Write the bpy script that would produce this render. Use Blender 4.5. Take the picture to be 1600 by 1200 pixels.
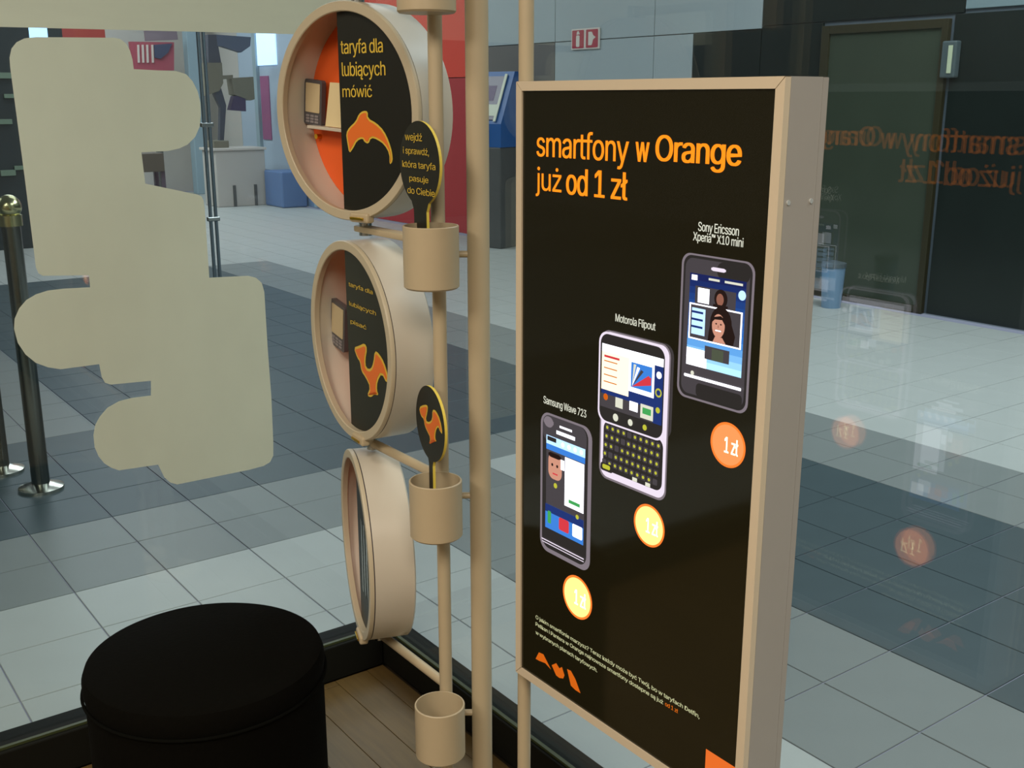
import bpy, bmesh, math, random
from mathutils import Vector, Matrix
random.seed(7)
PI = math.pi
scene = bpy.context.scene
C = scene.collection
for o in list(bpy.data.objects): bpy.data.objects.remove(o)

# ------------------------------------------------------------------ camera
FP, PITCH, HEAD, EYE = 1700.0, math.radians(14.72), math.radians(36.3), 1.5
cd = bpy.data.cameras.new('camera'); cam = bpy.data.objects.new('camera', cd); C.objects.link(cam)
cam.location = (0, 0, EYE); cam.rotation_euler = (PI/2 - PITCH, 0, -HEAD)
cd.sensor_width = 36; cd.lens = 36*FP/1600; cd.clip_start = 0.02; cd.clip_end = 200
scene.camera = cam
# ------------------------------------------------------------------ world, lights, exposure
w = bpy.data.worlds.new('world'); scene.world = w; w.use_nodes = True
w.node_tree.nodes['Background'].inputs[0].default_value = (0.55, 0.66, 0.8, 1)
w.node_tree.nodes['Background'].inputs[1].default_value = 0.25
scene.view_settings.view_transform = 'Standard'; scene.view_settings.look = 'None'
scene.view_settings.gamma = 1; scene.view_settings.use_curve_mapping = False
scene.view_settings.exposure = 0.0
def area(name, loc, sx, sy, power, col, rot=(0, 0, 0)):
    l = bpy.data.lights.new(name, 'AREA'); l.shape = 'RECTANGLE'; l.size = sx; l.size_y = sy
    l.energy = power; l.color = col
    o = bpy.data.objects.new(name, l); C.objects.link(o); o.location = loc; o.rotation_euler = rot
    return o
COOL = (0.88, 0.96, 1.0); WARM = (1.0, 0.90, 0.77)
area('mall_light', (3.2, 6.5, 4.3), 3.0, 3.0, 50, COOL)
area('mall_light', (5.3, 2.6, 4.3), 2.6, 3.6, 200, COOL)
area('mall_light', (3.4, -1.2, 4.3), 2.4, 3.0, 100, COOL)
area('mall_light', (3.5, 11.5, 4.3), 3.0, 3.0, 140, COOL)
area('mall_light', (3.5, 15.5, 4.3), 3.0, 2.5, 170, COOL)
area('mall_light', (-2.5, 8.0, 4.3), 3.0, 3.0, 38, COOL)
area('shop_light', (-0.7, 1.6, 2.92), 0.6, 0.6, 20, WARM)
area('shop_light', (-0.6, -0.8, 2.92), 1.2, 1.2, 85, WARM)
area('shop_light', (-2.3, 0.6, 2.92), 1.2, 1.2, 75, WARM)

# ------------------------------------------------------------------ projection helpers (a photograph pixel to a point on a known real plane)
FW = Vector((math.sin(HEAD)*math.cos(PITCH), math.cos(HEAD)*math.cos(PITCH), -math.sin(PITCH)))
RT = Vector((math.cos(HEAD), -math.sin(HEAD), 0)); UP = RT.cross(FW); EYEP = Vector((0, 0, EYE))
def ray(x, y): return FW + RT*((x-800)/FP) - UP*((y-600)/FP)
def on(x, y, P, n):
    d = ray(x, y); n = Vector(n); t = (Vector(P)-EYEP).dot(n)/d.dot(n); return EYEP + d*t
def atX(x, y, X): return on(x, y, (X, 0, 0), (1, 0, 0))
def atY(x, y, Y): return on(x, y, (0, Y, 0), (0, 1, 0))
def atZ(x, y, Z=0): return on(x, y, (0, 0, Z), (0, 0, 1))
def proj(p):
    d = Vector(p)-EYEP; z = d.dot(FW); return 800+FP*d.dot(RT)/z, 600-FP*d.dot(UP)/z, z

# ------------------------------------------------------------------ materials
def lin(c):
    return tuple(((v/255)/12.92 if v <= 10 else (((v/255)+0.055)/1.055)**2.4) for v in c)
MATS = {}
def mat(name, rgb, rough=0.5, metal=0.0, spec=0.5, emit=None, strength=1.0, noise=0.0, nscale=30, bump=0.0, coat=0.0):
    if name in MATS: return MATS[name]
    m = bpy.data.materials.new(name); m.use_nodes = True; nt = m.node_tree; b = nt.nodes['Principled BSDF']
    c = lin(rgb); b.inputs['Base Color'].default_value = (*c, 1); b.inputs['Roughness'].default_value = rough
    b.inputs['Metallic'].default_value = metal; b.inputs['Specular IOR Level'].default_value = spec
    b.inputs['Coat Weight'].default_value = coat
    if emit:
        b.inputs['Emission Color'].default_value = (*lin(emit), 1); b.inputs['Emission Strength'].default_value = strength
    if noise or bump:
        tc = nt.nodes.new('ShaderNodeTexCoord'); n = nt.nodes.new('ShaderNodeTexNoise'); n.inputs['Scale'].default_value = nscale
        n.inputs['Detail'].default_value = 5
        nt.links.new(tc.outputs['Object'], n.inputs['Vector'])
        if noise:
            r = nt.nodes.new('ShaderNodeMix'); r.data_type = 'RGBA'
            r.inputs[6].default_value = (*[v*(1-noise) for v in c], 1); r.inputs[7].default_value = (*[min(1, v*(1+noise)) for v in c], 1)
            nt.links.new(n.outputs['Fac'], r.inputs[0]); nt.links.new(r.outputs[2], b.inputs['Base Color'])
        if bump:
            bp = nt.nodes.new('ShaderNodeBump'); bp.inputs['Strength'].default_value = bump; bp.inputs['Distance'].default_value = 0.002
            nt.links.new(n.outputs['Fac'], bp.inputs['Height']); nt.links.new(bp.outputs[0], b.inputs['Normal'])
    MATS[name] = m; return m
def glass_mat(name, tint=(0.93, 0.97, 0.97)):
    m = bpy.data.materials.new(name); m.use_nodes = True; nt = m.node_tree; nt.nodes.clear()
    out = nt.nodes.new('ShaderNodeOutputMaterial'); mx = nt.nodes.new('ShaderNodeMixShader')
    tr = nt.nodes.new('ShaderNodeBsdfTransparent'); gl = nt.nodes.new('ShaderNodeBsdfGlossy'); fr = nt.nodes.new('ShaderNodeFresnel')
    tr.inputs[0].default_value = (*tint, 1); gl.inputs['Roughness'].default_value = 0.0; 
    ge = nt.nodes.new('ShaderNodeNewGeometry'); ma = nt.nodes.new('ShaderNodeMath'); ma.operation = 'MULTIPLY_ADD'
    ma.inputs[1].default_value = 1/1.5-1.5; ma.inputs[2].default_value = 1.5      # rays go straight through the thin pane: both faces reflect alike
    nt.links.new(ge.outputs['Backfacing'], ma.inputs[0]); nt.links.new(ma.outputs[0], fr.inputs[0])
    nt.links.new(fr.outputs[0], mx.inputs[0]); nt.links.new(tr.outputs[0], mx.inputs[1]); nt.links.new(gl.outputs[0], mx.inputs[2])
    nt.links.new(mx.outputs[0], out.inputs[0]); return m
def film_mat(name, rgb):
    m = bpy.data.materials.new(name); m.use_nodes = True; nt = m.node_tree; nt.nodes.clear()
    out = nt.nodes.new('ShaderNodeOutputMaterial'); mx = nt.nodes.new('ShaderNodeMixShader')
    d = nt.nodes.new('ShaderNodeBsdfDiffuse'); t = nt.nodes.new('ShaderNodeBsdfTranslucent')
    n = nt.nodes.new('ShaderNodeTexNoise'); n.inputs['Scale'].default_value = 7; r = nt.nodes.new('ShaderNodeMix'); r.data_type = 'RGBA'
    c = lin(rgb); r.inputs[6].default_value = (*[v*0.95 for v in c], 1); r.inputs[7].default_value = (*[v*1.04 for v in c], 1)
    nt.links.new(n.outputs['Fac'], r.inputs[0]); nt.links.new(r.outputs[2], d.inputs[0]); nt.links.new(r.outputs[2], t.inputs[0])
    mx.inputs[0].default_value = 0.45
    nt.links.new(d.outputs[0], mx.inputs[1]); nt.links.new(t.outputs[0], mx.inputs[2]); nt.links.new(mx.outputs[0], out.inputs[0]); return m
def wood_mat(name, rgb):
    m = mat(name, rgb, 0.45); nt = m.node_tree; b = nt.nodes['Principled BSDF']
    tc = nt.nodes.new('ShaderNodeTexCoord'); mp = nt.nodes.new('ShaderNodeMapping'); mp.inputs['Scale'].default_value = (60, 4, 10)
    n = nt.nodes.new('ShaderNodeTexNoise'); n.inputs['Scale'].default_value = 1.5; n.inputs['Detail'].default_value = 8
    oi = nt.nodes.new('ShaderNodeObjectInfo'); ad = nt.nodes.new('ShaderNodeMath'); ad.operation = 'MULTIPLY_ADD'
    r = nt.nodes.new('ShaderNodeMix'); r.data_type = 'RGBA'; c = lin(rgb)
    r.inputs[6].default_value = (*[v*0.6 for v in c], 1); r.inputs[7].default_value = (*[v*1.3 for v in c], 1)
    nt.links.new(tc.outputs['Object'], mp.inputs[0]); nt.links.new(mp.outputs[0], n.inputs['Vector'])
    nt.links.new(oi.outputs['Random'], ad.inputs[0]); ad.inputs[1].default_value = 0.15
    nt.links.new(n.outputs['Fac'], ad.inputs[2]); nt.links.new(ad.outputs[0], r.inputs[0]); nt.links.new(r.outputs[2], b.inputs['Base Color'])
    return m

M_tl = mat('light_tile', (175, 178, 174), 0.42, spec=0.3, noise=0.05, nscale=9)
M_tm = mat('grey_tile', (126, 131, 129), 0.42, spec=0.3, noise=0.05, nscale=9)
M_td = mat('slate_tile', (68, 81, 85), 0.42, spec=0.3, noise=0.10, nscale=9)
M_grout = mat('grout', (150, 150, 168), 0.8)
M_sill = mat('black_sill', (20, 20, 15), 0.6, spec=0.15)
M_pole = mat('beige_paint', (180, 163, 132), 0.42, noise=0.03)
M_rim = mat('rim_paint', (184, 171, 144), 0.4)
M_drum = mat('drum_plastic', (198, 189, 172), 0.3)
M_orange = mat('orange_plate', (232, 96, 34), 0.5)
M_black = mat('black_print', (22, 21, 12), 0.45)
M_gap = mat('dark_gap', (40, 28, 52), 0.6)
M_brass = mat('brass', (220, 180, 60), 0.25, metal=1.0)
M_steel = mat('steel', (170, 175, 175), 0.25, metal=1.0)
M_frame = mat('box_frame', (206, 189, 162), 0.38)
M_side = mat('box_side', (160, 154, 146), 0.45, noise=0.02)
M_yel = mat('yellow_print', (214, 180, 60), 0.5)
M_org = mat('orange_print', (226, 110, 34), 0.5)
M_foam = mat('foam_edge', (225, 200, 80), 0.5)

# ------------------------------------------------------------------ mesh helpers
def link(name, me, parent=None, loc=None, rz=None):
    o = bpy.data.objects.new(name, me); C.objects.link(o)
    if parent is not None: o.parent = parent
    if loc is not None: o.location = loc
    if rz is not None: o.rotation_euler = (0, 0, rz)
    return o
def build(name, bm, ms, parent=None, smooth=False, loc=None, rz=None):
    bmesh.ops.recalc_face_normals(bm, faces=bm.faces)
    me = bpy.data.meshes.new(name); bm.to_mesh(me); bm.free()
    if not isinstance(ms, (list, tuple)): ms = [ms]
    for m in ms: me.materials.append(m)
    if smooth:
        for p in me.polygons: p.use_smooth = True
        try: me.set_sharp_from_angle(angle=math.radians(40))
        except Exception: pass
    return link(name, me, parent, loc, rz)
def tag(o, label=None, cat=None, group=None, kind=None):
    if label: o['label'] = label
    if cat: o['category'] = cat
    if group: o['group'] = group
    if kind: o['kind'] = kind
    return o
def empty(name, loc=(0, 0, 0), rz=0):
    o = bpy.data.objects.new(name, None); C.objects.link(o); o.location = loc; o.rotation_euler = (0, 0, rz); o.empty_display_size = 0.05
    return o
def box(bm, x0, y0, z0, x1, y1, z1, bev=0.0, mi=0, M=None):
    vs = [bm.verts.new((x, y, z)) for x in (x0, x1) for y in (y0, y1) for z in (z0, z1)]
    fs = [bm.faces.new([vs[i] for i in q]) for q in ((0, 1, 3, 2), (4, 6, 7, 5), (0, 4, 5, 1), (2, 3, 7, 6), (0, 2, 6, 4), (1, 5, 7, 3))]
    for f in fs: f.material_index = mi
    if bev:
        es = list({e for f in fs for e in f.edges})
        r = bmesh.ops.bevel(bm, geom=es, offset=bev, segments=2, affect='EDGES', profile=0.5)
        for f in r['faces']: f.material_index = mi
        vs = list({v for f in fs if f.is_valid for v in f.verts} | {v for f in r['faces'] for v in f.verts})
    if M is not None: bmesh.ops.transform(bm, matrix=M, verts=[v for v in vs if v.is_valid])
    return vs
def tube(bm, p0, p1, r, seg=20, r2=None, mi=0, caps=True):
    p0 = Vector(p0); p1 = Vector(p1); d = p1-p0; L = d.length
    R = d.to_track_quat('Z', 'Y').to_matrix().to_4x4(); R.translation = (p0+p1)/2
    g = bmesh.ops.create_cone(bm, cap_ends=caps, segments=seg, radius1=r, radius2=r if r2 is None else r2, depth=L, matrix=R)
    for v in g['verts']:
        for f in v.link_faces: f.material_index = mi
    return g['verts']
def lathe(bm, prof, seg=64, M=None, mi=0, closed=False):
    rings = []
    for r, z in prof:
        rings.append([bm.verts.new((r*math.cos(2*PI*k/seg), r*math.sin(2*PI*k/seg), z)) for k in range(seg)] if r > 1e-6 else [bm.verts.new((0, 0, z))])
    pairs = list(zip(rings, rings[1:])) + ([(rings[-1], rings[0])] if closed else [])
    for a, b in pairs:
        for k in range(seg):
            k2 = (k+1) % seg
            if len(a) == 1 and len(b) == 1: continue
            if len(a) == 1: f = bm.faces.new((a[0], b[k2], b[k]))
            elif len(b) == 1: f = bm.faces.new((a[k], a[k2], b[0]))
            else: f = bm.faces.new((a[k], a[k2], b[k2], b[k]))
            f.material_index = mi
    vs = [v for r in rings for v in r]
    if M is not None: bmesh.ops.transform(bm, matrix=M, verts=vs)
    return vs
def prism(bm, pts, th, plane='xz', y=0.0, mi=0, side_mi=None):
    """polygon pts (a, b) in local x-z, front face at y, thickness th going to +y"""
    f0 = [bm.verts.new((a, y, b)) for a, b in pts]; f1 = [bm.verts.new((a, y+th, b)) for a, b in pts]
    a = bm.faces.new(f0); b = bm.faces.new(f1[::-1]); a.material_index = b.material_index = mi
    n = len(pts)
    for i in range(n):
        f = bm.faces.new((f0[i], f1[i], f1[(i+1) % n], f0[(i+1) % n])); f.material_index = mi if side_mi is None else side_mi
    return f0+f1
def rrect(x0, z0, x1, z1, r, n=6):
    out = []
    for cx, cz, a in ((x1-r, z1-r, 0), (x0+r, z1-r, 90), (x0+r, z0+r, 180), (x1-r, z0+r, 270)):
        for k in range(n+1):
            t = math.radians(a+90*k/n); out.append((cx+r*math.cos(t), cz+r*math.sin(t)))
    return out
def disc_pts(cx, cz, r, n=40): return [(cx+r*math.cos(2*PI*k/n), cz+r*math.sin(2*PI*k/n)) for k in range(n)]
def smooth_poly(pts, it=2):
    for _ in range(it):
        q = []
        for i in range(len(pts)):
            a, b = pts[i], pts[(i+1) % len(pts)]
            q.append((a[0]*.75+b[0]*.25, a[1]*.75+b[1]*.25)); q.append((a[0]*.25+b[0]*.75, a[1]*.25+b[1]*.75))
        pts = q
    return pts
try: FONT = bpy.data.fonts.load(bpy.utils.system_resource('DATAFILES', path='fonts') + '/Inter.woff2')
except Exception: FONT = None
def text_into(bm, s, x0, x1, z0, z1, y, th=0.0006, bold=0.0, mi=0, shear=0.0):
    """write s so that its letters fill the rectangle x0..x1, z0..z1 of the local x-z plane"""
    cu = bpy.data.curves.new('t', 'FONT'); cu.body = s
    if FONT: cu.font = FONT
    cu.size = 1;  cu.resolution_u = 3; cu.space_character = 0.94
    o = bpy.data.objects.new('t', cu); C.objects.link(o)
    bpy.context.view_layer.update()
    me = o.evaluated_get(bpy.context.evaluated_depsgraph_get()).to_mesh()
    xs = [v.co.x for v in me.vertices]; ys = [v.co.y for v in me.vertices]
    ax, bx, ay, by = min(xs), max(xs), min(ys), max(ys)
    reps = 1 if bold <= 0.0 else 3
    sh = bold*(z1-z0)
    for k in range(reps):      # heavier weight: the letters are struck again a hair to the side
        dx = 0 if reps == 1 else (k-1)*sh
        vs = [bm.verts.new((x0+sh+(v.co.x-ax)/(bx-ax)*(x1-x0-2*sh)+dx, y-0.00004*k, z0+(v.co.y-ay)/(by-ay)*(z1-z0))) for v in me.vertices]
        for p in me.polygons:
            try:
                f = bm.faces.new([vs[i] for i in p.vertices]); f.material_index = mi
            except ValueError: pass
    o.evaluated_get(bpy.context.evaluated_depsgraph_get()).to_mesh_clear()
    bpy.data.objects.remove(o); bpy.data.curves.remove(cu)
def copy_tree(o, parent=None):
    c = o.copy(); C.objects.link(c)
    if parent is not None: c.parent = parent
    for ch in list(o.children): copy_tree(ch, c)
    return c
def structure(name, bm, m, **k):
    o = build(name, bm, m, **k); o['kind'] = 'structure'; return o

# ================================================================== SETTING: mall floor
bm = bmesh.new(); box(bm, 1.385, -4, -0.06, 6.95, 18, -0.003); box(bm, -8, 2.47, -0.06, 1.385, 18, -0.003)
floor = structure('floor', bm, M_grout)
T = 0.29; GX, GY, G = 0.46, 1.60, 0.0018
def tone(x, y):
    if y > 9.6: return 0
    if x > 4.32: return 0
    if x > 3.65: return 1
    if y > 3.92:
        return 1 if (x < 1.2 and y > 4.94) else 2
    if y > 3.34:
        return 0 if (2.49 < x < 2.78 and y < 3.63) else 1
    if x < 1.91: return 0
    return 1 if x < 2.49 else 2
tms = [M_tl, M_tm, M_td]; tmesh = {}
def tile_mesh(k, cut=False):
    if (k, cut) not in tmesh:
        b = bmesh.new(); x0 = (1.387-1.33) if cut else G
        vs = box(b, x0, G, -0.01, T-G, T-G, 0.0)
        me = bpy.data.meshes.new('tile'); bmesh.ops.recalc_face_normals(b, faces=b.faces)
        top = [e for e in b.edges if all(abs(v.co.z) < 1e-6 for v in e.verts)]
        bmesh.ops.bevel(b, geom=top, offset=0.0012, segments=1, affect='EDGES')
        b.to_mesh(me); b.free(); me.materials.append(tms[k]); tmesh[(k, cut)] = me
    return tmesh[(k, cut)]
cells = []
for i in range(-30, 23):
    for j in range(-20, 57):
        x0, y0 = GX+T*i, GY+T*j
        if x0+T > 6.95 or y0+T > 18 or x0 < -8 or y0 < -4: continue
        if x0 < 1.32 and y0 < 2.46: continue
        px, py, z = proj((x0+T/2, y0+T/2, 0))
        vis = z > 0.3 and -90 < px < 1690 and -50 < py < 1290
        cells.append((0 if vis else 1, z if z > 0 else 99, i, j, x0, y0))
cells.sort()
stuff = bmesh.new(); n = 0
for v, z, i, j, x0, y0 in cells:
    k = tone(x0+T/2, y0+T/2); cut = (x0 < 1.386 < x0+T and y0 < 2.46)
    if v == 0 and n < 290:
        link('tile', tile_mesh(k, cut), floor, (x0, y0, 0)); n += 1
    else:
        x = 1.387 if cut else x0+G
        vs = box(stuff, x, y0+G, -0.01, x0+T-G, y0+T-G, 0.0, mi=k)
tag(build('distant_tile', stuff, tms, floor), kind='stuff')

# shop floor of wooden planks
bm = bmesh.new(); box(bm, -3.5, -3, -0.06, 1.385, 2.47, -0.012)
sfloor = structure('floor', bm, mat('subfloor', (50, 40, 26), 0.7))
M_wood = wood_mat('oak_plank', (98, 76, 40))
pw = 0.095
for a in range(-10, 14):
    x0 = 0.02+pw*a; x1 = min(x0+pw-0.0015, 1.305)
    if x0 > 1.28: continue
    y = 0.15+((a*37) % 11)*0.1-1.1
    while y < 2.37:
        y1 = min(y+1.1, 2.375)
        if y1 > 0.3:
            b = bmesh.new(); box(b, x0, max(y, 0.0)+0.001, -0.011, x1, y1-0.001, 0.0, bev=0.0008)
            build('plank', b, M_wood, sfloor)
        y += 1.1
b = bmesh.new(); box(b, -3.5, -3, -0.011, -0.93, 2.375, -0.0005); box(b, -0.93, -3, -0.011, 1.305, 0.0, -0.0005)
tag(build('plank_field', b, M_wood, sfloor), kind='stuff')

# sill under the glass
bm = bmesh.new()
box(bm, 1.31, -3, 0, 1.384, 2.469, 0.10, bev=0.004)
s = structure('baseboard_right', bm, M_sill)
b = bmesh.new(); box(b, 1.318, -3, 0.1001, 1.327, 2.38, 0.106); build('highlight_strip', b, mat('green_strip', (60, 66, 36), 0.4), s)  # green highlight of the sill edge, put in as a coloured strip
bm = bmesh.new(); box(bm, -3.5, 2.375, 0, 1.309, 2.469, 0.10, bev=0.004)
s = structure('baseboard_left', bm, M_sill)
b = bmesh.new(); box(b, -3.5, 2.385, 0.1001, 1.318, 2.394, 0.106); build('highlight_strip', b, MATS['green_strip'], s)
M_glass = glass_mat('shop_glass')
bm = bmesh.new(); box(bm, 1.333, -3, 0.1, 1.343, 2.42, 3.0); structure('window_1', bm, M_glass)
bm = bmesh.new(); box(bm, -3.5, 2.42, 0.1, 1.343, 2.43, 3.0); structure('window_2', bm, M_glass)

# shop shell (behind and above the camera)
M_shop = mat('shop_wall', (150, 140, 124), 0.8)
bm = bmesh.new(); box(bm, -3.6, -3.1, 0, 1.385, -3, 3); structure('wall_rear', bm, M_shop)
bm = bmesh.new(); box(bm, -3.6, -3, 0, -3.5, 2.47, 3); structure('wall_side', bm, M_shop)
bm = bmesh.new(); box(bm, -3.6, -3.1, 3, 1.40, 2.49, 3.12); structure('ceiling', bm, M_shop)
# mall shell
M_wallg = mat('grey_wall', (166, 178, 182), 0.45, noise=0.05, nscale=2)
M_cream = mat('cream_wall', (188, 182, 174), 0.7, noise=0.05, nscale=2)
bm = bmesh.new(); box(bm, 6.97, -4, 0, 7.1, 18, 4.5); wr = structure('wall_right', bm, mat('wall_joint', (100, 112, 122), 0.7))
bm = bmesh.new(); box(bm, -8, 18, 0, 7.1, 18.1, 4.5); structure('wall_far', bm, M_cream)
bm = bmesh.new(); box(bm, -8.1, -4, 0, -8, 18.1, 4.5); structure('wall_left', bm, M_cream)
bm = bmesh.new(); box(bm, -8, -4.1, 0, 7.1, -4, 4.5); structure('wall_front', bm, M_cream)
bm = bmesh.new(); box(bm, -8.1, -4.1, 4.5, 7.1, 18.1, 4.6); structure('ceiling', bm, mat('mall_ceiling', (190, 196, 198), 0.8))

# wall cladding panels on the right wall (joints at the photo's places)
M_dark = mat('black_stone', (26, 34, 31), 0.30, noise=0.25, nscale=3)
def panel(y0, y1, z0, z1, m, name='wall_panel', x=6.95, th=0.02):
    b = bmesh.new(); box(b, x, y0+0.004, z0+0.004, x+th-0.0002, y1-0.004, z1-0.004, bev=0.002); return build(name, b, m, wr)
for y0, y1 in ((6.12, 7.35), (7.35, 8.75), (8.75, 10.3)):
    panel(y0, y1, 2.62, 4.4, M_wallg); panel(y0 if y0 > 6.2 else 6.12, y1, 2.03, 2.62, M_wallg)
panel(6.87, 7.35, 0, 2.03, M_wallg); panel(7.35, 8.75, 0, 2.03, M_wallg); panel(8.75, 10.3, 0, 2.03, mat('taupe_wall', (104, 100, 96), 0.5))
panel(6.12, 6.87, 0, 2.03, M_dark)
for y0, y1 in ((5.52, 6.12), (3.2, 4.44), (1.9, 3.2), (0.4, 1.9), (-4, 0.4)):
    panel(y0, y1, 0, 2.05, M_dark)
panel(4.37, 6.12, 2.05, 4.4, M_dark); panel(-4, 4.37, 2.62, 4.4, M_dark)
panel(-4, 4.37, 2.07, 2.62, mat('fascia_grey', (120, 138, 142), 0.5), 'fascia_panel')
# red wall section
panel(10.3, 12.6, 1.72, 4.4, mat('brick_red', (222, 66, 44), 0.6)); panel(10.3, 12.6, 0, 1.72, mat('deep_red', (176, 48, 50), 0.6))
# pale shopfront section further away
M_pale = mat('pale_blue_wall', (172, 188, 204), 0.5)
panel(12.6, 14.0, 0, 4.4, M_pale); panel(16.6, 17.95, 0, 4.4, M_cream)
ya, yb = atX(402, 75, 6.94).y, atX(431, 75, 6.94).y; zb_ = atX(415, 102, 6.94).z
panel(14.0, 16.6, 0.45, 4.4, M_pale); panel(14.0, 16.6, 0, 0.45, mat('blue_wall', (120, 148, 180), 0.5))
b = bmesh.new(); box(b, 6.93, yb, zb_, 6.949, ya, 3.4)
tag(build('window_3', b, mat('bright_window', (200, 225, 255), 0.4, emit=(180, 214, 255), strength=1.3)), kind='structure')
yc1, yc2 = atX(408, 150, 6.94).y, atX(421, 150, 6.94).y
b = bmesh.new(); box(b, 6.935, yc2, 0.9, 6.949, yc1, zb_-0.15); tag(build('trim_2', b, mat('mauve_wall', (150, 84, 124), 0.6)), kind='structure')
b = bmesh.new(); box(b, 6.90, ya, 0.02, 6.949, ya+0.12, 3.5); box(b, 6.90, 14.02, 0.02, 6.949, 14.09, 3.5)
tag(build('trim_1', b, mat('pale_trim', (150, 170, 178), 0.5)), kind='structure')
b = bmesh.new(); y0_ = atX(468, 320, 6.8).y; box(b, 6.55, y0_, 0, 6.93, y0_+0.6, 0.5, bev=0.02)
tag(build('storage_box', b, mat('box_blue', (92, 120, 164), 0.5)), 'blue box on the far floor just left of the round cases', 'box')

# glass door in the black front
dr = empty('door_1', (6.95, 4.46, 0)); dr['kind'] = 'structure'
M_dframe = mat('door_frame', (52, 48, 30), 0.35)
b = bmesh.new(); box(b, -0.03, 0, 0, 0.01, 0.05, 2.02, bev=0.003); build('door_stile', b, M_dframe, dr)
b = bmesh.new(); box(b, -0.03, 0.98, 0, 0.01, 1.05, 2.02, bev=0.003); build('door_stile', b, M_dframe, dr)
b = bmesh.new(); box(b, -0.03, 0.05, 1.96, 0.01, 0.98, 2.02, bev=0.003); build('door_rail', b, M_dframe, dr)
b = bmesh.new(); box(b, -0.03, 0.05, 0.0, 0.01, 0.98, 0.05, bev=0.003); build('door_rail', b, M_dframe, dr)
b = bmesh.new(); box(b, -0.012, 0.05, 0.05, 0.0, 0.98, 1.96); build('door_pane', b, mat('smoked_pane', (66, 74, 62), 0.12, noise=0.2, nscale=1.5), dr)

# ================================================================== THINGS IN THE MALL
# red double pictogram sign
P0 = atX(895, 46, 6.95); P1 = atX(938, 76, 6.95)
sg = empty('safety_sign', (6.945, (P0.y+P1.y)/2, (P0.z+P1.z)/2), -PI/2)   # local x to the right of a viewer, local -y to the viewer
tag(sg, 'small white-edged red double pictogram sign high on the grey wall', 'sign')
hw, hh = abs(P0.y-P1.y)/2, (P0.z-P1.z)/2
b = bmesh.new(); box(b, -hw, -0.012, -hh, hw, 0.0, hh, bev=0.002); build('backing', b, mat('sign_white', (225, 215, 205), 0.5), sg)
M_sr = mat('sign_red', (176, 30, 62), 0.5); M_sw = MATS['sign_white']
for sx in (-1, 1):
    b = bmesh.new(); cx = sx*hw*0.5
    prism(b, rrect(cx-hw*0.42, -hh*0.86, cx+hw*0.42, hh*0.86, 0.01), 0.002, y=-0.015); f = build('pictogram', b, M_sr, sg)
    b = bmesh.new()
    if sx < 0:
        prism(b, rrect(cx-0.025, -0.07, cx+0.025, 0.035, 0.012), 0.001, y=-0.0165); prism(b, [(cx-0.02, 0.04), (cx+0.03, 0.045), (cx+0.01, 0.075), (cx-0.012, 0.07)], 0.001, y=-0.0165)
    else:
        prism(b, [(cx-0.05, -0.06), (cx+0.0, -0.06), (cx+0.02, -0.01), (cx+0.055, 0.01), (cx+0.02, 0.03), (cx+0.0, 0.06), (cx-0.05, 0.06)], 0.001, y=-0.0165)
    build('symbol', b, M_sw, f)

# blue self-service kiosk against the wall
kk = empty('kiosk', (6.66, 9.30, 0), -PI/2+0.25)
tag(kk, 'blue and grey self-service kiosk by the wall behind the poles', 'kiosk')
M_kb = mat('kiosk_blue', (34, 92, 158), 0.4); M_kg = mat('kiosk_grey', (84, 84, 82), 0.5)
b = bmesh.new(); box(b, -0.19, -0.2, 0.0, 0.19, 0.2, 1.02, bev=0.01); build('cabinet', b, M_kg, kk)
b = bmesh.new()
for k, pts in enumerate([[(-0.2, 1.02), (-0.2, 1.25), (0.02, 1.76), (0.2, 1.76), (0.2, 1.02)]]):
    for x0, x1 in ((-0.2, 0.2),):
        v0 = [b.verts.new((x0, y, z)) for y, z in pts]; v1 = [b.verts.new((x1, y, z)) for y, z in pts]
        b.faces.new(v0); b.faces.new(v1[::-1])
        for i in range(5): b.faces.new((v0[i], v1[i], v1[(i+1) % 5], v0[(i+1) % 5]))
hd = build('head', b, M_kb, kk)
sl = Vector((0, 0.22, 0.51)).normalized(); nr = Vector((0, -sl.z, sl.y))
b = bmesh.new(); A0 = Vector((0, -0.2, 1.25))
def slq(x0, x1, t0, t1, h, mi=0):
    q = [A0+sl*t+nr*h+Vector((x, 0, 0)) for x, t in ((x0, t0), (x1, t0), (x1, t1), (x0, t1))]
    q2 = [p-nr*0.01 for p in q]
    v = [b.verts.new(p) for p in q]; v2 = [b.verts.new(p) for p in q2]
    fs = [b.faces.new(v), b.faces.new(v2[::-1])]+[b.faces.new((v[i], v2[i], v2[(i+1) % 4], v[(i+1) % 4])) for i in range(4)]
    for f in fs: f.material_index = mi
slq(-0.18, 0.12, 0.04, 0.5, 0.012, 0); slq(-0.16, 0.10, 0.08, 0.2, 0.014, 1); slq(-0.13, 0.03, 0.24, 0.4, 0.014, 2); slq(0.10, 0.13, 0.02, 0.52, 0.02, 1)
build('screen', b, [mat('kiosk_screen', (120, 110, 122), 0.3), mat('kiosk_pale', (214, 216, 190), 0.4), mat('kiosk_violet', (84, 52, 92), 0.4)], hd)
b = bmesh.new(); box(b, -0.18, -0.222, 1.06, 0.02, -0.201, 1.2, bev=0.004); build('card_slot', b, mat('slot_pale', (150, 180, 176), 0.4), hd)

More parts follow.
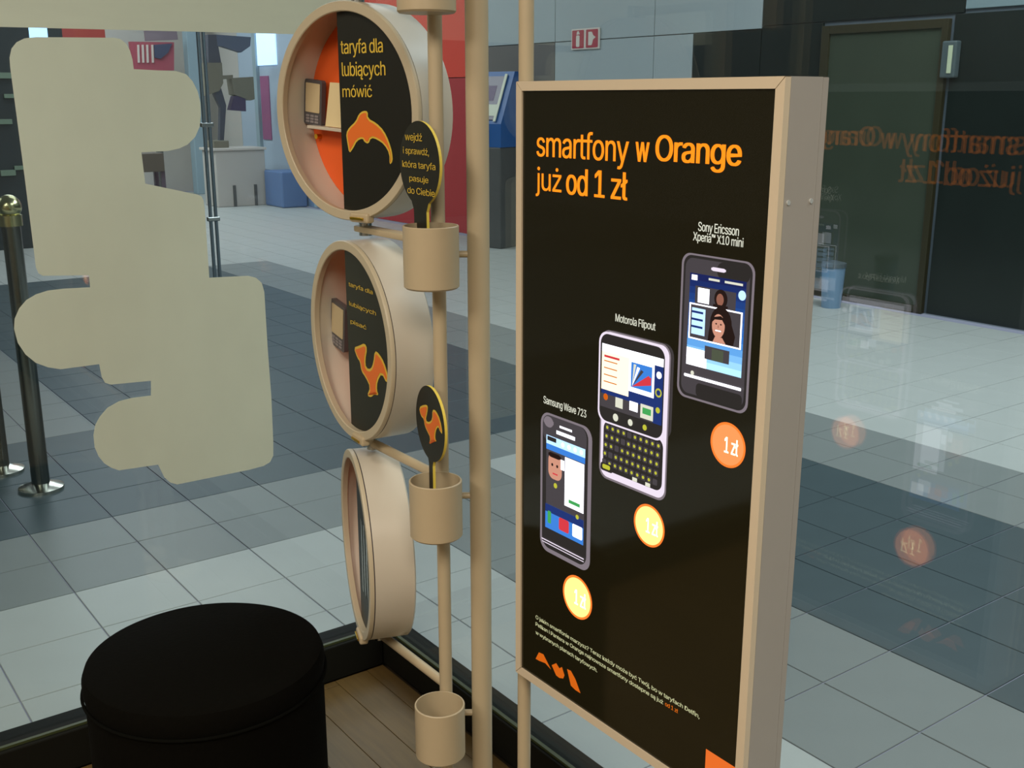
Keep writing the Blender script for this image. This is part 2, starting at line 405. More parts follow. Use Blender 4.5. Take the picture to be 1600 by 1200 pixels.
# chrome barrier post left
def post(name, base, h, r, label, ball=True):
    e = empty(name, base); tag(e, label, 'post')
    b = bmesh.new(); lathe(b, [(0, 0), (0.085, 0), (0.085, 0.012), (0.03, 0.03), (0, 0.03)], 32); build('base', b, mat('bright_chrome', (210, 208, 196), 0.18, metal=1), e, True)
    b = bmesh.new(); tube(b, (0, 0, 0.02), (0, 0, h-0.05), r); build('shaft', b, mat('dim_chrome', (120, 124, 120), 0.22, metal=1), e, True)
    b = bmesh.new(); bmesh.ops.create_uvsphere(b, u_segments=24, v_segments=14, radius=0.045, matrix=Matrix.Translation((0, 0, h-0.02))); tube(b, (0, 0, h-0.09), (0, 0, h-0.05), r*1.25)
    build('ball_top', b, mat('brushed_gold', (200, 196, 150), 0.22, metal=1), e, True)
    return e
p = atZ(65, 764); post('barrier_post', (p.x, p.y, 0), 1.13, 0.034, 'round chrome barrier post with ball top left of the big frosted decal')
p = atZ(4, 737); post('barrier_post', (p.x, p.y, 0), 0.72, 0.03, 'short chrome post at the left frame edge beside the taller barrier post')
# display pole beyond the decal
p = atZ(341, 452); e = empty('display_pole', (p.x, p.y, 0)); tag(e, 'tall thin twin-tube metal pole rising above the big frosted decal', 'pole')
M_pm = mat('pole_metal', (112, 130, 142), 0.3, metal=0.7)
b = bmesh.new(); lathe(b, [(0, 0), (0.14, 0), (0.14, 0.012), (0.02, 0.02), (0, 0.02)], 32); build('base', b, M_pm, e, True)
for dx in (-0.022, 0.022):
    b = bmesh.new(); tube(b, (dx, 0, 0.01), (dx, 0, 2.3), 0.014); build('tube', b, M_pm, e, True)
for z in (0.55, 1.28, 2.0):
    b = bmesh.new(); box(b, -0.05, -0.02, z, 0.05, 0.02, z+0.035, bev=0.006); build('clamp', b, M_steel, e)
b = bmesh.new(); box(b, -0.045, -0.03, 2.3, 0.045, 0.03, 2.33, bev=0.005); build('top_cap', b, M_pm, e)

# far left: dark shopfront with a red fascia
fl_ = empty('shopfront', (-0.5, 12.0, 0)); tag(fl_, 'dark shopfront with a red fascia strip far behind the big frosted decal', 'shopfront')
def at12(x, y): p = atY(x, y, 12.0); return (p.x+0.5, p.z)
xa = at12(24, 40)[0]; xb = at12(44, 40)[0]; xc = at12(73, 40)[0]; xd = at12(96, 40)[0]; xe = at12(163, 40)[0]
zt = at12(100, 58)[1]
M_sd = mat('shop_dark', (34, 44, 48), 0.5, noise=0.4, nscale=2)
b = bmesh.new(); box(b, -5, 0, 0, xb, 0.4, 3.2); build('dark_front', b, M_sd, fl_)
b = bmesh.new(); box(b, xb, 0, zt-0.25, xc, 0.35, 3.0); build('lit_panel', b, mat('lit_panel', (200, 225, 255), 0.4, emit=(150, 200, 255), strength=1.6), fl_)
b = bmesh.new(); box(b, xc, 0, zt-0.25, xd, 0.38, 3.0); build('dark_strip', b, M_sd, fl_)
b = bmesh.new(); box(b, xd, 0, zt-0.25, xe, 0.38, 3.0); build('red_fascia', b, mat('fascia_red', (176, 66, 60), 0.5), fl_)
b = bmesh.new(); box(b, xb, 0.05, 0, xe, 0.3, zt-0.25); build('lower_wall', b, M_cream, fl_)
for (x, y, s_) in ((8, 190, 0.06), (14, 150, 0.05), (30, 262, 0.05), (5, 118, 0.07), (12, 270, 0.07)):
    q = at12(x, y); b = bmesh.new(); box(b, q[0]-s_, -0.03, q[1]-s_*0.4, q[0]+s_, 0.0, q[1]+s_*0.4); build('glint_spot', b, mat('shelf_glint', (120, 140, 120), 0.4), fl_)  # small pale boxes put in as glints on the dark front
# red display behind decal
e = empty('red_display', (0, 17.2, 0)); tag(e, 'red poster display with white vertical stripes beyond the glass above the decal', 'display')
def at17(x, y, Y=17.2): p = atY(x, y, Y); return (p.x, p.z)
def polyat(b, pts, Y=17.2, y=0.0, th=0.05, mi=0): prism(b, [at17(x, yy, Y) for x, yy in pts], th, y=y, mi=mi)
b = bmesh.new(); polyat(b, [(203, 65), (272, 66), (272, 110), (208, 110)], th=0.08); bd = build('board', b, mat('display_red', (160, 70, 84), 0.6), e)
b = bmesh.new()
for x in (214, 221, 228, 236): polyat(b, [(x, 70), (x+3, 70), (x+4, 98), (x+1, 98)], y=-0.02, th=0.019)
build('stripe', b, mat('stripe_white', (205, 190, 180), 0.6), bd)
b = bmesh.new(); polyat(b, [(240, 70), (268, 68), (262, 82), (250, 92), (241, 90)], y=-0.03, th=0.028); build('dark_patch', b, mat('dark_patch', (60, 66, 92), 0.6), bd)
b = bmesh.new(); polyat(b, [(226, 48), (276, 49), (278, 62), (228, 64)], y=-0.01, th=0.06); build('top_board', b, mat('top_board', (122, 104, 112), 0.6), e)
b = bmesh.new(); x, z = at17(240, 110); box(b, x-0.05, 0, 0, x+0.05, 0.05, z); build('leg', b, M_kg, e)
# low beige counter with a dark equipment stand
x0, z0 = at17(336, 236, 15.0); x1 = 6.5
e = empty('counter', (0, 15.0, 0)); tag(e, 'low beige counter far down the mall hall', 'counter')
b = bmesh.new(); box(b, x0, 0, 0, x1+0.1, 0.5, z0, bev=0.01); build('front', b, M_cream, e)
b = bmesh.new(); box(b, x0-0.03, -0.03, z0, x1+0.12, 0.53, z0+0.035, bev=0.005); build('counter_top', b, mat('counter_top', (200, 192, 182), 0.5), e)
for x in (366, 399):
    q = at17(x, 295, 15.0); b = bmesh.new(); box(b, q[0]-0.02, -0.02, 0.0, q[0]+0.02, -0.001, 0.3); build('counter_foot', b, M_kg, e)
e = empty('equipment_stand', (0, 15.2, z0+0.035)); tag(e, 'dark articulated equipment stand with arm and hanging box on the far counter', 'equipment')
def eq(pts, th, name, m, y=0.0):
    b = bmesh.new(); q = [at17(x, yy, 15.2) for x, yy in pts]; prism(b, [(a, c-z0-0.035) for a, c in q], th, y=y); return build(name, b, m, e)
M_eq = mat('equipment_dark', (62, 66, 78), 0.5); M_eo = mat('equipment_olive', (112, 108, 92), 0.5)
zb = 0.735
eq([(325, 54), (338, 54), (346, 100), (326, 100)], 0.12, 'column', M_eq)
eq([(338, 54), (392, 58), (391, 72), (377, 82), (346, 72), (340, 72)], 0.12, 'arm', mat('equipment_slate', (78, 88, 108), 0.5), -0.001)
eq([(320, 98), (346, 98), (348, 130), (342, 142), (320, 150)], 0.16, 'joint', M_eo, -0.02)
eq([(332, 140), (346, 138), (354, 165), (350, 224), (344, 224), (345, 168)], 0.08, 'strut', M_eq, 0.01)
eq([(362, 122), (396, 120), (398, 155), (392, 157), (366, 148)], 0.2, 'hanging_box', M_eo, -0.001)
eq([(366, 150), (384, 150), (385, 174), (360, 172)], 0.12, 'hopper', mat('equipment_violet', (66, 54, 84), 0.5), 0.01)
eq([(346, 118), (364, 117), (364, 123), (346, 124)], 0.1, 'cross_bar', M_eo)
q0 = at17(330, 228, 15.2); q1 = at17(354, 228, 15.2)
b = bmesh.new(); box(b, q0[0], -0.1, 0.0, q1[0], 0.2, 0.1, bev=0.01); build('foot_plate', b, M_eo, e)
# bench
e = empty('bench', (0, 13.5, 0)); tag(e, 'dark brown bench end seen through the gap below the decal head', 'bench')
qa = at17(221, 240, 13.5); qb = at17(258, 268, 13.5)
b = bmesh.new(); box(b, qa[0]-0.8, 0, qb[1], qb[0], 0.4, qa[1], bev=0.01); build('seat', b, mat('bench_brown', (92, 84, 74), 0.6), e)
qc = at17(254, 268, 13.5); qd = at17(260, 268, 13.5)
for y in (0.05, 0.3):
    b = bmesh.new(); box(b, qc[0], y, 0, qd[0], y+0.05, qb[1]); build('leg', b, mat('bench_leg', (88, 76, 90), 0.5), e)
    b = bmesh.new(); box(b, qc[0]-0.9, y, 0, qd[0]-0.9, y+0.05, qb[1]); build('leg', b, MATS['bench_leg'], e)
# pale column
p = atZ(303, 300); b = bmesh.new(); box(b, p.x-0.11, 17.3, 0, p.x+0.11, 17.5, 4.4, bev=0.01)
tag(build('column', b, mat('pale_column', (150, 172, 182), 0.6)), 'slim pale blue-grey column far behind the decal and the metal pole', 'column')
# small pale blue lidded object near the dark door
b = bmesh.new(); p = atX(1298, 446, 6.6); e = empty('pale_blue_object', (6.62, p.y, 0)); tag(e, 'small pale blue lidded object by the glass door behind the light box', 'bin')
lathe(b, [(0, 0), (0.07, 0), (0.085, 0.3), (0, 0.3)], 24); build('body', b, mat('pale_body', (120, 150, 178), 0.4), e, True)
b = bmesh.new(); lathe(b, [(0, 0.3), (0.09, 0.3), (0.09, 0.33), (0, 0.35)], 24); build('lid', b, mat('grey_lid', (90, 100, 104), 0.4), e, True)
# small wall lamp on black front
q = atX(1489, 93, 6.95); e = empty('wall_lamp', (6.95, q.y, q.z)); tag(e, 'small pale wall lamp on the black stone front', 'lamp')
b = bmesh.new(); box(b, -0.06, -0.055, -0.12, -0.001, 0.055, 0.12, bev=0.01); build('housing', b, mat('lamp_grey', (78, 90, 92), 0.4), e)
b = bmesh.new(); box(b, -0.066, -0.03, -0.09, -0.0605, 0.0, 0.09); build('diffuser', b, mat('lamp_glow', (170, 180, 150), 0.4, emit=(190, 200, 170), strength=0.2), e)

# ================================================================== FROSTED DECALS ON THE LEFT GLASS
M_film = film_mat('frosted_film', (226, 230, 214))
def film(name, pts, label):
    b = bmesh.new(); q = [atY(x, y, 2.4192) for x, y in pts]
    prism(b, [(p.x, p.z) for p in q], 0.0006); o = build(name, b, M_film, loc=(0, 2.4192, 0)); tag(o, label, 'decal'); return o
film('frosted_decal', [(16, 105), (15, 90), (18, 76), (26, 66), (38, 60), (55, 58), (178, 59), (188, 61), (197, 68), (203, 79), (207, 93), (209, 108), (247, 110), (275, 111), (291, 116), (301, 127), (309, 143), (313, 160), (314, 180), (312, 198), (305, 214), (293, 226), (280, 232), (262, 236), (221, 238),
    (227, 287), (275, 297), (308, 304), (315, 307), (318, 313), (320, 328), (327, 434), (388, 431), (400, 434), (409, 442), (413, 456), (418, 540), (424, 620), (427, 690), (427, 712), (422, 722), (412, 728), (390, 734), (277, 757), (266, 754), (257, 746), (250, 732), (247, 726), (186, 735), (174, 731), (163, 724), (154, 713), (148, 699), (146, 680), (149, 664), (156, 651), (168, 637), (186, 627), (205, 622), (236, 618), (236, 595), (173, 601), (164, 598), (159, 589), (155, 569), (95, 577), (75, 574), (56, 567), (40, 554), (28, 536), (22, 514), (23, 498), (30, 482), (41, 469), (56, 460), (75, 454), (100, 451), (141, 449), (139, 430), (67, 431), (60, 427), (56, 417), (54, 400), (39, 280)],
    'large frosted decal of stacked puzzle blocks on the left glass pane')
film('frosted_band', [(-400, 6.5), (0, 42), (200, 47), (445, 53), (556, 57), (552, -60), (-400, -200)], 'frosted band running along the top of the left glass pane')

# ================================================================== POUFFE
pf = empty('pouffe', (0.64, 1.86, 0)); tag(pf, 'round black upholstered pouffe on the wooden shop floor', 'pouffe')
M_felt = mat('black_fabric', (8, 7, 4), 0.9, spec=0.06, noise=0.3, nscale=120, bump=0.3)
b = bmesh.new(); R_ = 0.220
lathe(b, [(0, 0.012), (R_-0.004, 0.012), (R_, 0.02), (R_, 0.43), (0, 0.43)], 80); build('body', b, M_felt, pf, True)
b = bmesh.new(); lathe(b, [(0, 0.4305), (R_+0.001, 0.4305), (R_+0.003, 0.44), (R_+0.003, 0.46), (R_-0.002, 0.474), (R_-0.016, 0.481), (0, 0.483)], 80); build('seat', b, M_felt, pf, True)
b = bmesh.new(); lathe(b, [(R_+0.0045+0.003*math.cos(t*PI/4), 0.430+0.003*math.sin(t*PI/4)) for t in range(8)], 80, closed=True); build('piping', b, mat('black_piping', (9, 9, 6), 0.9, spec=0.05), pf, True)
for k in range(3):
    b = bmesh.new(); a = k*2.094; tube(b, (0.17*math.cos(a), 0.17*math.sin(a), 0), (0.17*math.cos(a), 0.17*math.sin(a), 0.012), 0.02); build('foot', b, M_black, pf)

# ================================================================== DISPLAY STAND
AX = Vector((1.0, 1.830)); NP = Vector((1.0, 1.574)); MP = Vector((1.055, 1.5335))
st = empty('display_stand', (MP.x, MP.y, 0)); tag(st, 'beige tubular display stand with a thick and a thin pole and leaflet cups', 'display stand')
def S(v, z): return (v[0]-MP.x, v[1]-MP.y, z)
b = bmesh.new(); lathe(b, [(0, 0.0), (0.085, 0.0), (0.085, 0.008), (0.03, 0.012), (0, 0.012)], 48); build('base_plate', b, M_pole, st, True)
b = bmesh.new(); tube(b, S(MP, 0.01), S(MP, 2.1), 0.0192, 32); build('main_pole', b, M_pole, st, True)
b = bmesh.new(); tube(b, S(NP, 0.12), S(NP, 2.1), 0.0122, 28); build('side_pole', b, M_pole, st, True)
tocam = Vector((-math.sin(HEAD-0.08), -math.cos(HEAD-0.08))); left = Vector((-math.cos(HEAD), math.sin(HEAD)))
CR = 0.0465
cupc = NP + tocam*0.060 + left*0.013
def zat(px, py, P): # height of the point above plan position P seen at that pixel row
    q = on(px, py, (P[0], P[1], 0), (FW.x, FW.y, 0)); return q.z
cups = []
for k, (rim, bot) in enumerate(((-90, 8), (352, 447), (750, 834), (1100, 1183))):
    zr = zat(680, rim if k else rim, cupc); zb_ = zr-0.104
    cups.append((zr, zb_))
    b = bmesh.new(); Mt = Matrix.Translation((*S(cupc, 0)[:2], 0))
    lathe(b, [(0, zb_), (CR-0.003, zb_), (CR, zb_+0.003), (CR, zr-0.001), (CR-0.001, zr), (CR-0.003, zr), (CR-0.003, zb_+0.004), (0, zb_+0.004)], 56, M=Mt)
    c = build('leaflet_cup', b, [M_pole], st, True)
    b = bmesh.new(); d = (NP-cupc).normalized()
    p0 = cupc+d*(CR-0.001); p1 = NP-d*0.010; tube(b, S(p0, zr-0.03), S(p1, zr-0.03), 0.008, 12); build('cup_bracket', b, M_pole, c, True)
for py in (397, 774, 1113):
    z = zat(728, py, NP); b = bmesh.new(); tube(b, S(NP, z), S(MP, z), 0.006, 14); build('connecting_rod', b, M_pole, st, True)
z = 2.08; b = bmesh.new(); tube(b, S(NP, z), S(MP, z), 0.006, 14); build('connecting_rod', b, M_pole, st, True)

# ring cases: pivot joints between them
RR = 0.193; zc = []
# heights of ring tops / bottoms read at the axis
lv = [(0, 344), (368, 684), (692, 993)]
for t, bt in lv:
    zt_, zb_ = zat(570, t, AX), zat(580, bt, AX); zc.append((zt_+zb_)/2); print('ring', zt_, zb_, (zt_-zb_)/2)
zj = [(zc[0]+zc[1])/2, (zc[1]+zc[2])/2, zc[2]-RR-0.012, zc[0]+RR+0.012]
for i, z in enumerate(zj):
    b = bmesh.new()
    if i == 0:
        d = Vector((0, -1)); vs = box(b, -0.014, NP.y-AX.y, -0.006, 0.014, 0.022, 0.006, bev=0.003, M=Matrix.Translation((AX.x-MP.x, AX.y-MP.y, z)))
    else: tube(b, S((AX.x, AX.y), z), S(NP, z), 0.009, 18)
    build('ring_arm', b, M_pole, st, True)
    b = bmesh.new(); tube(b, S(AX, z-0.012), S(AX, z+0.012), 0.012, 20); build('pivot', b, M_steel, st, True)

def fig(pts_px, P, n, M):  # pixels to local x,z of a plane
    return [(lambda q: (q.x, q.z))(M @ on(x, y, P, n)) for x, y in pts_px]
DOLPHIN = [(543, 222), (541, 208), (547, 198), (556, 190), (561, 178), (568, 173), (575, 174), (575, 185), (588, 192), (600, 204), (608, 221), (613, 238), (614, 252), (609, 258), (609, 240), (601, 226), (590, 218), (580, 215), (576, 225), (570, 222), (567, 216), (558, 220), (552, 232), (546, 240)]
CAMEL = [(553, 543), (562, 540), (570, 536), (574, 545), (571, 562), (572, 575), (580, 577), (584, 566), (586, 548), (592, 552), (600, 565), (607, 588), (605, 600), (597, 583), (590, 596), (589, 610), (592, 618), (585, 616), (580, 621), (574, 618), (579, 605), (572, 590), (565, 580), (563, 565), (559, 560)]
CAMEL2 = [(655, 636), (664, 632), (669, 634), (668, 645), (665, 657), (671, 660), (676, 655), (676, 640), (681, 641), (688, 655), (692, 679), (688, 674), (685, 666), (681, 674), (680, 686), (683, 690), (676, 690), (671, 695), (673, 684), (668, 674), (664, 665), (663, 655), (658, 650)]
def shrink(pts, k=0.0035):
    """inset version of a polygon, for the outline print"""
    n = len(pts); out = []
    ar = sum(pts[i][0]*pts[(i+1) % n][1]-pts[(i+1) % n][0]*pts[i][1] for i in range(n)); sg_ = 1 if ar > 0 else -1
    for i in range(n):
        a, p, c = Vector(pts[i-1]), Vector(pts[i]), Vector(pts[(i+1) % n])
        t = (c-a); t.normalize(); nn = Vector((-t.y, t.x))*sg_; out.append(tuple(p+nn*k))
    return out
def animal(name, pts, parent, y, k, scale_out=True):
    b = bmesh.new(); P_ = smooth_poly(pts, 1)
    prism(b, P_, 0.0004, y=y, mi=0); prism(b, shrink(P_, k), 0.0004, y=y-0.0005, mi=1)
    return build(name, b, [M_yel, M_org], parent)
def azdir(a): a = math.radians(a); return Vector((math.sin(HEAD+a), math.cos(HEAD+a), 0))
D_ = 0.088
def ring_case(i, az, label):
    n = azdir(az); rz = math.atan2(n.x, -n.y)   # local -y = n
    e = empty('ring_display_case', (AX.x, AX.y, zc[i]), rz); tag(e, label, 'display case', 'round showcases on the stand')
    RM = Matrix.Rotation(PI/2, 4, 'X')      # lathe z -> -y
    f = D_/2; W_ = RR
    b = bmesh.new(); lathe(b, [(W_-0.003, -f), (W_, -f+0.003), (W_, f-0.010), (W_-0.004, f-0.010), (W_-0.004, -f+0.003), (0.0, -f+0.003), (0, -f)], 96, M=RM); build('drum_shell', b, M_drum, e, True)
    b = bmesh.new(); lathe(b, [(W_-0.004, f-0.0099), (W_-0.0015, f-0.0099), (W_-0.0015, f-0.0081), (W_-0.004, f-0.0081)], 96, M=RM, closed=True); build('seal', b, M_gap, e, True)
    b = bmesh.new(); lathe(b, [(W_-0.017, f-0.012), (W_-0.004, f-0.012), (W_-0.004, f-0.008), (W_+0.0005, f-0.008), (W_+0.0005, f-0.002), (W_-0.001, f), (W_-0.016, f), (W_-0.0175, f-0.0015)], 96, M=RM, closed=True); build('front_rim', b, M_rim, e, True)
    b = bmesh.new(); lathe(b, [(0, -f+0.0032), (W_-0.0045, -f+0.0032), (W_-0.0045, -f+0.006), (0, -f+0.006)], 96, M=RM); build('back_plate', b, M_orange, e)
    # half panel (right side), front face at local y = -(f-0.012)
    yp = -(f-0.0125); r = W_-0.005; c = -0.022 if i == 0 else -0.030
    a0 = math.acos(c/r); pts = [(r*math.cos(t), r*math.sin(t)) for t in [(-a0+2*a0*k/40) for k in range(41)]]
    b = bmesh.new(); prism(b, pts, 0.003, y=yp); hp = build('half_panel', b, M_black, e)
    # clasp at the bottom with a brass catch
    b = bmesh.new(); box(b, 0.012, -f-0.006, -W_-0.002, 0.062, -f+0.012, -W_+0.016, bev=0.004); cl = build('clasp', b, M_pole, e)
    b = bmesh.new(); box(b, 0.016, -f-0.009, -W_+0.003, 0.052, -f-0.0062, -W_+0.008, bev=0.001); build('catch', b, M_brass, cl)
    bpy.context.view_layer.update()
    Mw = Matrix.Translation(e.location) @ Matrix.Rotation(rz, 4, 'Z'); Mi = Mw.inverted(); P = Mw @ Vector((0, yp, 0))
    return e, hp, Mi, P, n, yp, Mw
R1 = ring_case(0, 220.5, 'topmost round case with a dolphin on its black half panel')
R2 = ring_case(1, 238.5, 'middle round case with a camel on its black half panel')
R3 = ring_case(2, 253.5, 'lowest round case turned almost edge-on to the shop')
def lines(R, rows, name='panel_text', bold=0.01, m=None):
    e, hp, Mi, P, n, yp, Mw = R
    for s_, (x0, y0), (x1, y1) in rows:   # upper-left and lower-right pixels
        a = Mi @ on(x0, y0, P, n); c = Mi @ on(x1, y1, P, n)
        b = bmesh.new(); text_into(b, s_, a.x, c.x, c.z, a.z, yp-0.0006, bold=bold)
        build('text_line', b, m or M_yel, hp)
lines(R1, [('taryfa dla', (532, 62), (599, 88)), ('lubiących', (534, 97), (603, 124)), ('mówić', (535, 133), (582, 152))])
lines(R2, [('taryfa dla', (545, 440), (583, 462)), ('lubiących', (546, 470), (588, 495)), ('pisać', (548, 498), (573, 517))])
animal('dolphin_print', fig(DOLPHIN, R1[3], R1[4], R1[2]), R1[1], R1[5]-0.0006, 0.0035)
animal('camel_print', fig(CAMEL, R2[3], R2[4], R2[2]), R2[1], R2[5]-0.0006, 0.005)
# glassy reflection streaks on ring 3's half panel, put in as colour
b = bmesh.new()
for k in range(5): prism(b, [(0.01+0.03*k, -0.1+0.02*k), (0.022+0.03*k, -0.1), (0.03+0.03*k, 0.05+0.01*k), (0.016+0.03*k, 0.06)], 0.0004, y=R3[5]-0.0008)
build('panel_sheen', b, mat('sheen_streak', (96, 104, 96), 0.2), R3[1])
b = bmesh.new(); tube(b, (0, 0, 0), (0, -0.012, 0), 0.005, 14); kb_ = build('knob', b, M_brass, R1[0], True)
q = R1[2] @ on(501, 213, R1[6] @ Vector((0, D_/2-0.006, 0)), R1[4]); kb_.location = (q.x, D_/2-0.006, q.z)

# dummy phones inside the cases
def phone_dummy(R, px, py, depth, w_, h_, tilt, name, label, cols, yaw=0.0):
    e, hp, Mi, P, n, yp, Mw = R
    q = Mi @ on(px, py, Mw @ Vector((0, depth, 0)), n)
    o = empty(name, Mw @ Vector((q.x, depth, q.z))); o.rotation_euler = (0, tilt, e.rotation_euler[2]+yaw)
    tag(o, label, 'phone' if 'phone' in name else 'card')
    b = bmesh.new(); prism(b, rrect(-w_/2, -h_/2, w_/2, h_/2, 0.006), 0.010, y=-0.005); bd = build('casing', b, mat(name+'_casing', cols[0], 0.35), o)
    b = bmesh.new(); prism(b, rrect(-w_*0.40, -h_*0.22, w_*0.40, h_*0.42, 0.002), 0.001, y=-0.0062); build('screen', b, mat(name+'_screen', cols[1], 0.25), o)
    b = bmesh.new()
    for r_ in range(3):
        for c_ in range(3): prism(b, rrect(-w_*0.36+c_*w_*0.25, -h_*0.45+r_*h_*0.065, -w_*0.36+c_*w_*0.25+w_*0.2, -h_*0.45+r_*h_*0.065+h_*0.045, 0.001, 2), 0.001, y=-0.0062)
    build('keypad', b, mat(name+'_keys', cols[2], 0.4), o)
    # stand-off to the back plate
    b = bmesh.new(); dd = (D_/2-0.006)-depth; box(b, -0.008, 0.0052, -0.008, 0.008, dd*0.98, 0.008); build('mount', b, M_drum, o)
    return o
phone_dummy(R2, 531, 508, 0.004, 0.072, 0.098, 0.14, 'dummy_phone', 'silver grey dummy phone in the middle round case', [(80, 78, 80), (196, 178, 140), (136, 130, 130)])
phone_dummy(R1, 492, 160, 0.022, 0.052, 0.086, 0.10, 'dummy_phone', 'dark framed dummy phone in the topmost round case, left of the cream card', [(84, 72, 52), (160, 140, 96), (110, 98, 70)])
e1, hp1, Mi1, P1_, n1, yp1, Mw1 = R1
q = Mi1 @ on(524, 165, Mw1 @ Vector((0, 0.012, 0)), n1)
o = empty('info_card', Mw1 @ Vector((q.x, 0.012, q.z))); o.rotation_euler = (0, 0.06, e1.rotation_euler[2]); tag(o, 'cream card holder on a ledge in the topmost round case', 'card')
b = bmesh.new(); prism(b, [(-0.026, -0.040), (0.03, -0.040), (0.024, 0.042), (-0.012, 0.042)], 0.006, y=-0.003); build('card', b, mat('cream_card', (226, 206, 158), 0.5), o)
b = bmesh.new(); box(b, -0.07, -0.012, -0.047, 0.03, D_/2-0.012-0.0061, -0.041, bev=0.001); build('ledge', b, M_drum, o)

# ================================================================== LEAFLET PADDLES in the cups
def paddle(cpx, cpy, rad, az, cup, stem_w, label, print_fn):
    n = azdir(az); rz = math.atan2(n.x, -n.y)
    base = Vector((cupc.x, cupc.y, 0)); c = on(cpx, cpy, base, n)
    zr, zb_ = cups[cup]
    hgt = c.z-(zb_+0.005)
    e = empty('paddle_sign', (c.x, c.y, zb_+0.005), rz); tag(e, label, 'paddle', 'paddle signs in the leaflet cups')
    ts = math.asin(stem_w*0.5/rad)
    pts = [(rad*math.sin(t), hgt-rad*math.cos(t)) for t in [ts*1.35+(2*PI-2.7*ts)*k/48 for k in range(49)]]
    # close through the stem
    pts += [(-stem_w*0.5, hgt-rad*1.12), (-stem_w*0.5, 0), (stem_w*0.5, 0), (stem_w*0.5, hgt-rad*1.12)]
    b = bmesh.new(); prism(b, pts, 0.005, y=-0.0025, mi=0, side_mi=1); bd = build('board', b, [M_black, M_foam], e)
    Mw = Matrix.Translation(e.location) @ Matrix.Rotation(rz, 4, 'Z')
    print_fn(bd, Mw.inverted(), Mw @ Vector((0, -0.0025, 0)), n)
    return e
def pf1(bd, Mi, P, n):
    b = bmesh.new()
    for s_, (x0, y0), (x1, y1) in (('wejdź', (633, 207), (660, 224)), ('i sprawdź,', (630, 229), (671, 246)), ('która taryfa', (629, 250), (681, 269)), ('pasuje', (640, 273), (670, 289)), ('do Ciebie', (637, 291), (680, 308))):
        a = Mi @ on(x0, y0, P, n); c = Mi @ on(x1, y1, P, n); b = bmesh.new(); text_into(b, s_, a.x, c.x, c.z, a.z, -0.0031, bold=0.008); build('text_line', b, M_yel, bd)
def pf2(bd, Mi, P, n): animal('camel_print', fig(CAMEL2, P, n, Mi), bd, -0.0031, 0.0035)
paddle(657, 256, 0.069, 237, 1, 0.044, 'round black paddle sign covered with yellow text, in the upper cup', pf1)
paddle(674, 662, 0.067, 244, 2, 0.018, 'round black paddle sign with an orange camel, in the middle cup', pf2)

# ================================================================== LIGHT BOX
BX0, BX1 = 1.0, 1.0767; yc_, zc_ = 1.0965, 1.02
Z0, Z1 = 0.548, 1.524; hw = 0.2545
lb = empty('light_box', (BX0, yc_, 0), -PI/2)    # local x -> world -Y (viewer's right); local y -> world +X
tag(lb, 'tall illuminated black poster box advertising smartphones, on a beige pole', 'light box')
TH = BX1-BX0
def P(x, y):  # pixel to local x,z of the front plane
    q = atX(x, y, BX0); return (yc_-q.y, q.z)
fw = 0.0135
def bar(pts, name):
    b = bmesh.new(); prism(b, pts, 0.012, y=0.0); build(name, b, M_frame, lb)
g_ = 0.0006
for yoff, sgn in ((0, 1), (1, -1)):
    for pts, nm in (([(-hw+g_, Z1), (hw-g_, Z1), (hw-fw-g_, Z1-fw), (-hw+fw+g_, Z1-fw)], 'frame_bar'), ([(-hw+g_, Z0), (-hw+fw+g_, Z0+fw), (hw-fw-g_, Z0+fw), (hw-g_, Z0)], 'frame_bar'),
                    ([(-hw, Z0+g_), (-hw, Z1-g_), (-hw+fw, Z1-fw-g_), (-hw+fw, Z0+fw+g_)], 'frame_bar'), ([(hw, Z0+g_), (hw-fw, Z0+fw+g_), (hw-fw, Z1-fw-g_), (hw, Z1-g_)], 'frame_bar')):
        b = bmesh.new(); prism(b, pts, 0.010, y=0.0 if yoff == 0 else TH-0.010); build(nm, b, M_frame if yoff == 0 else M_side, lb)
b = bmesh.new()
yi0, yi1 = 0.0105, TH-0.0105
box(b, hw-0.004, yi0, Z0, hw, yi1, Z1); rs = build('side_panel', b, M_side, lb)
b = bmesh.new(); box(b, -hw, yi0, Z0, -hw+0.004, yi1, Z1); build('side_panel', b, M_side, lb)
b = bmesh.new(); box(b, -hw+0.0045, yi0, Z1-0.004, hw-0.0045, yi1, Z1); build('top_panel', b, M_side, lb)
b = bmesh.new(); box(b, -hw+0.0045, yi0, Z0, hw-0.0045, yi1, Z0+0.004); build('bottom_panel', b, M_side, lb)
for yy in (0.018, TH-0.018):
    b = bmesh.new(); zz = 1.382; tube(b, (hw, yy, zz), (hw+0.0015, yy, zz), 0.003, 14); build('screw', b, mat('screw_glint', (225, 228, 225), 0.35, metal=0.6), rs, True)  # white glint put into the screw colour
# support pole behind the left edge
px_ = yc_-1.360
b = bmesh.new(); tube(b, (px_, 0.0255, 0.01), (px_, 0.0255, 2.1), 0.0115, 28)
# pole stands just outside the left side panel, behind the frame edge
bpy.data.objects.remove(bpy.data.objects.new('tmp', None))
sp = build('support_pole', b, M_pole, lb, True)
b = bmesh.new(); lathe(b, [(0, 0), (0.07, 0), (0.07, 0.008), (0.02, 0.012), (0, 0.012)], 40, M=Matrix.Translation((px_, 0.0255, 0))); build('base_plate', b, M_pole, lb, True)
for z in (0.7, 1.4):
    b = bmesh.new(); box(b, px_+0.002, 0.015, z, -hw+0.001, 0.036, z+0.02); build('bracket', b, M_steel, lb)

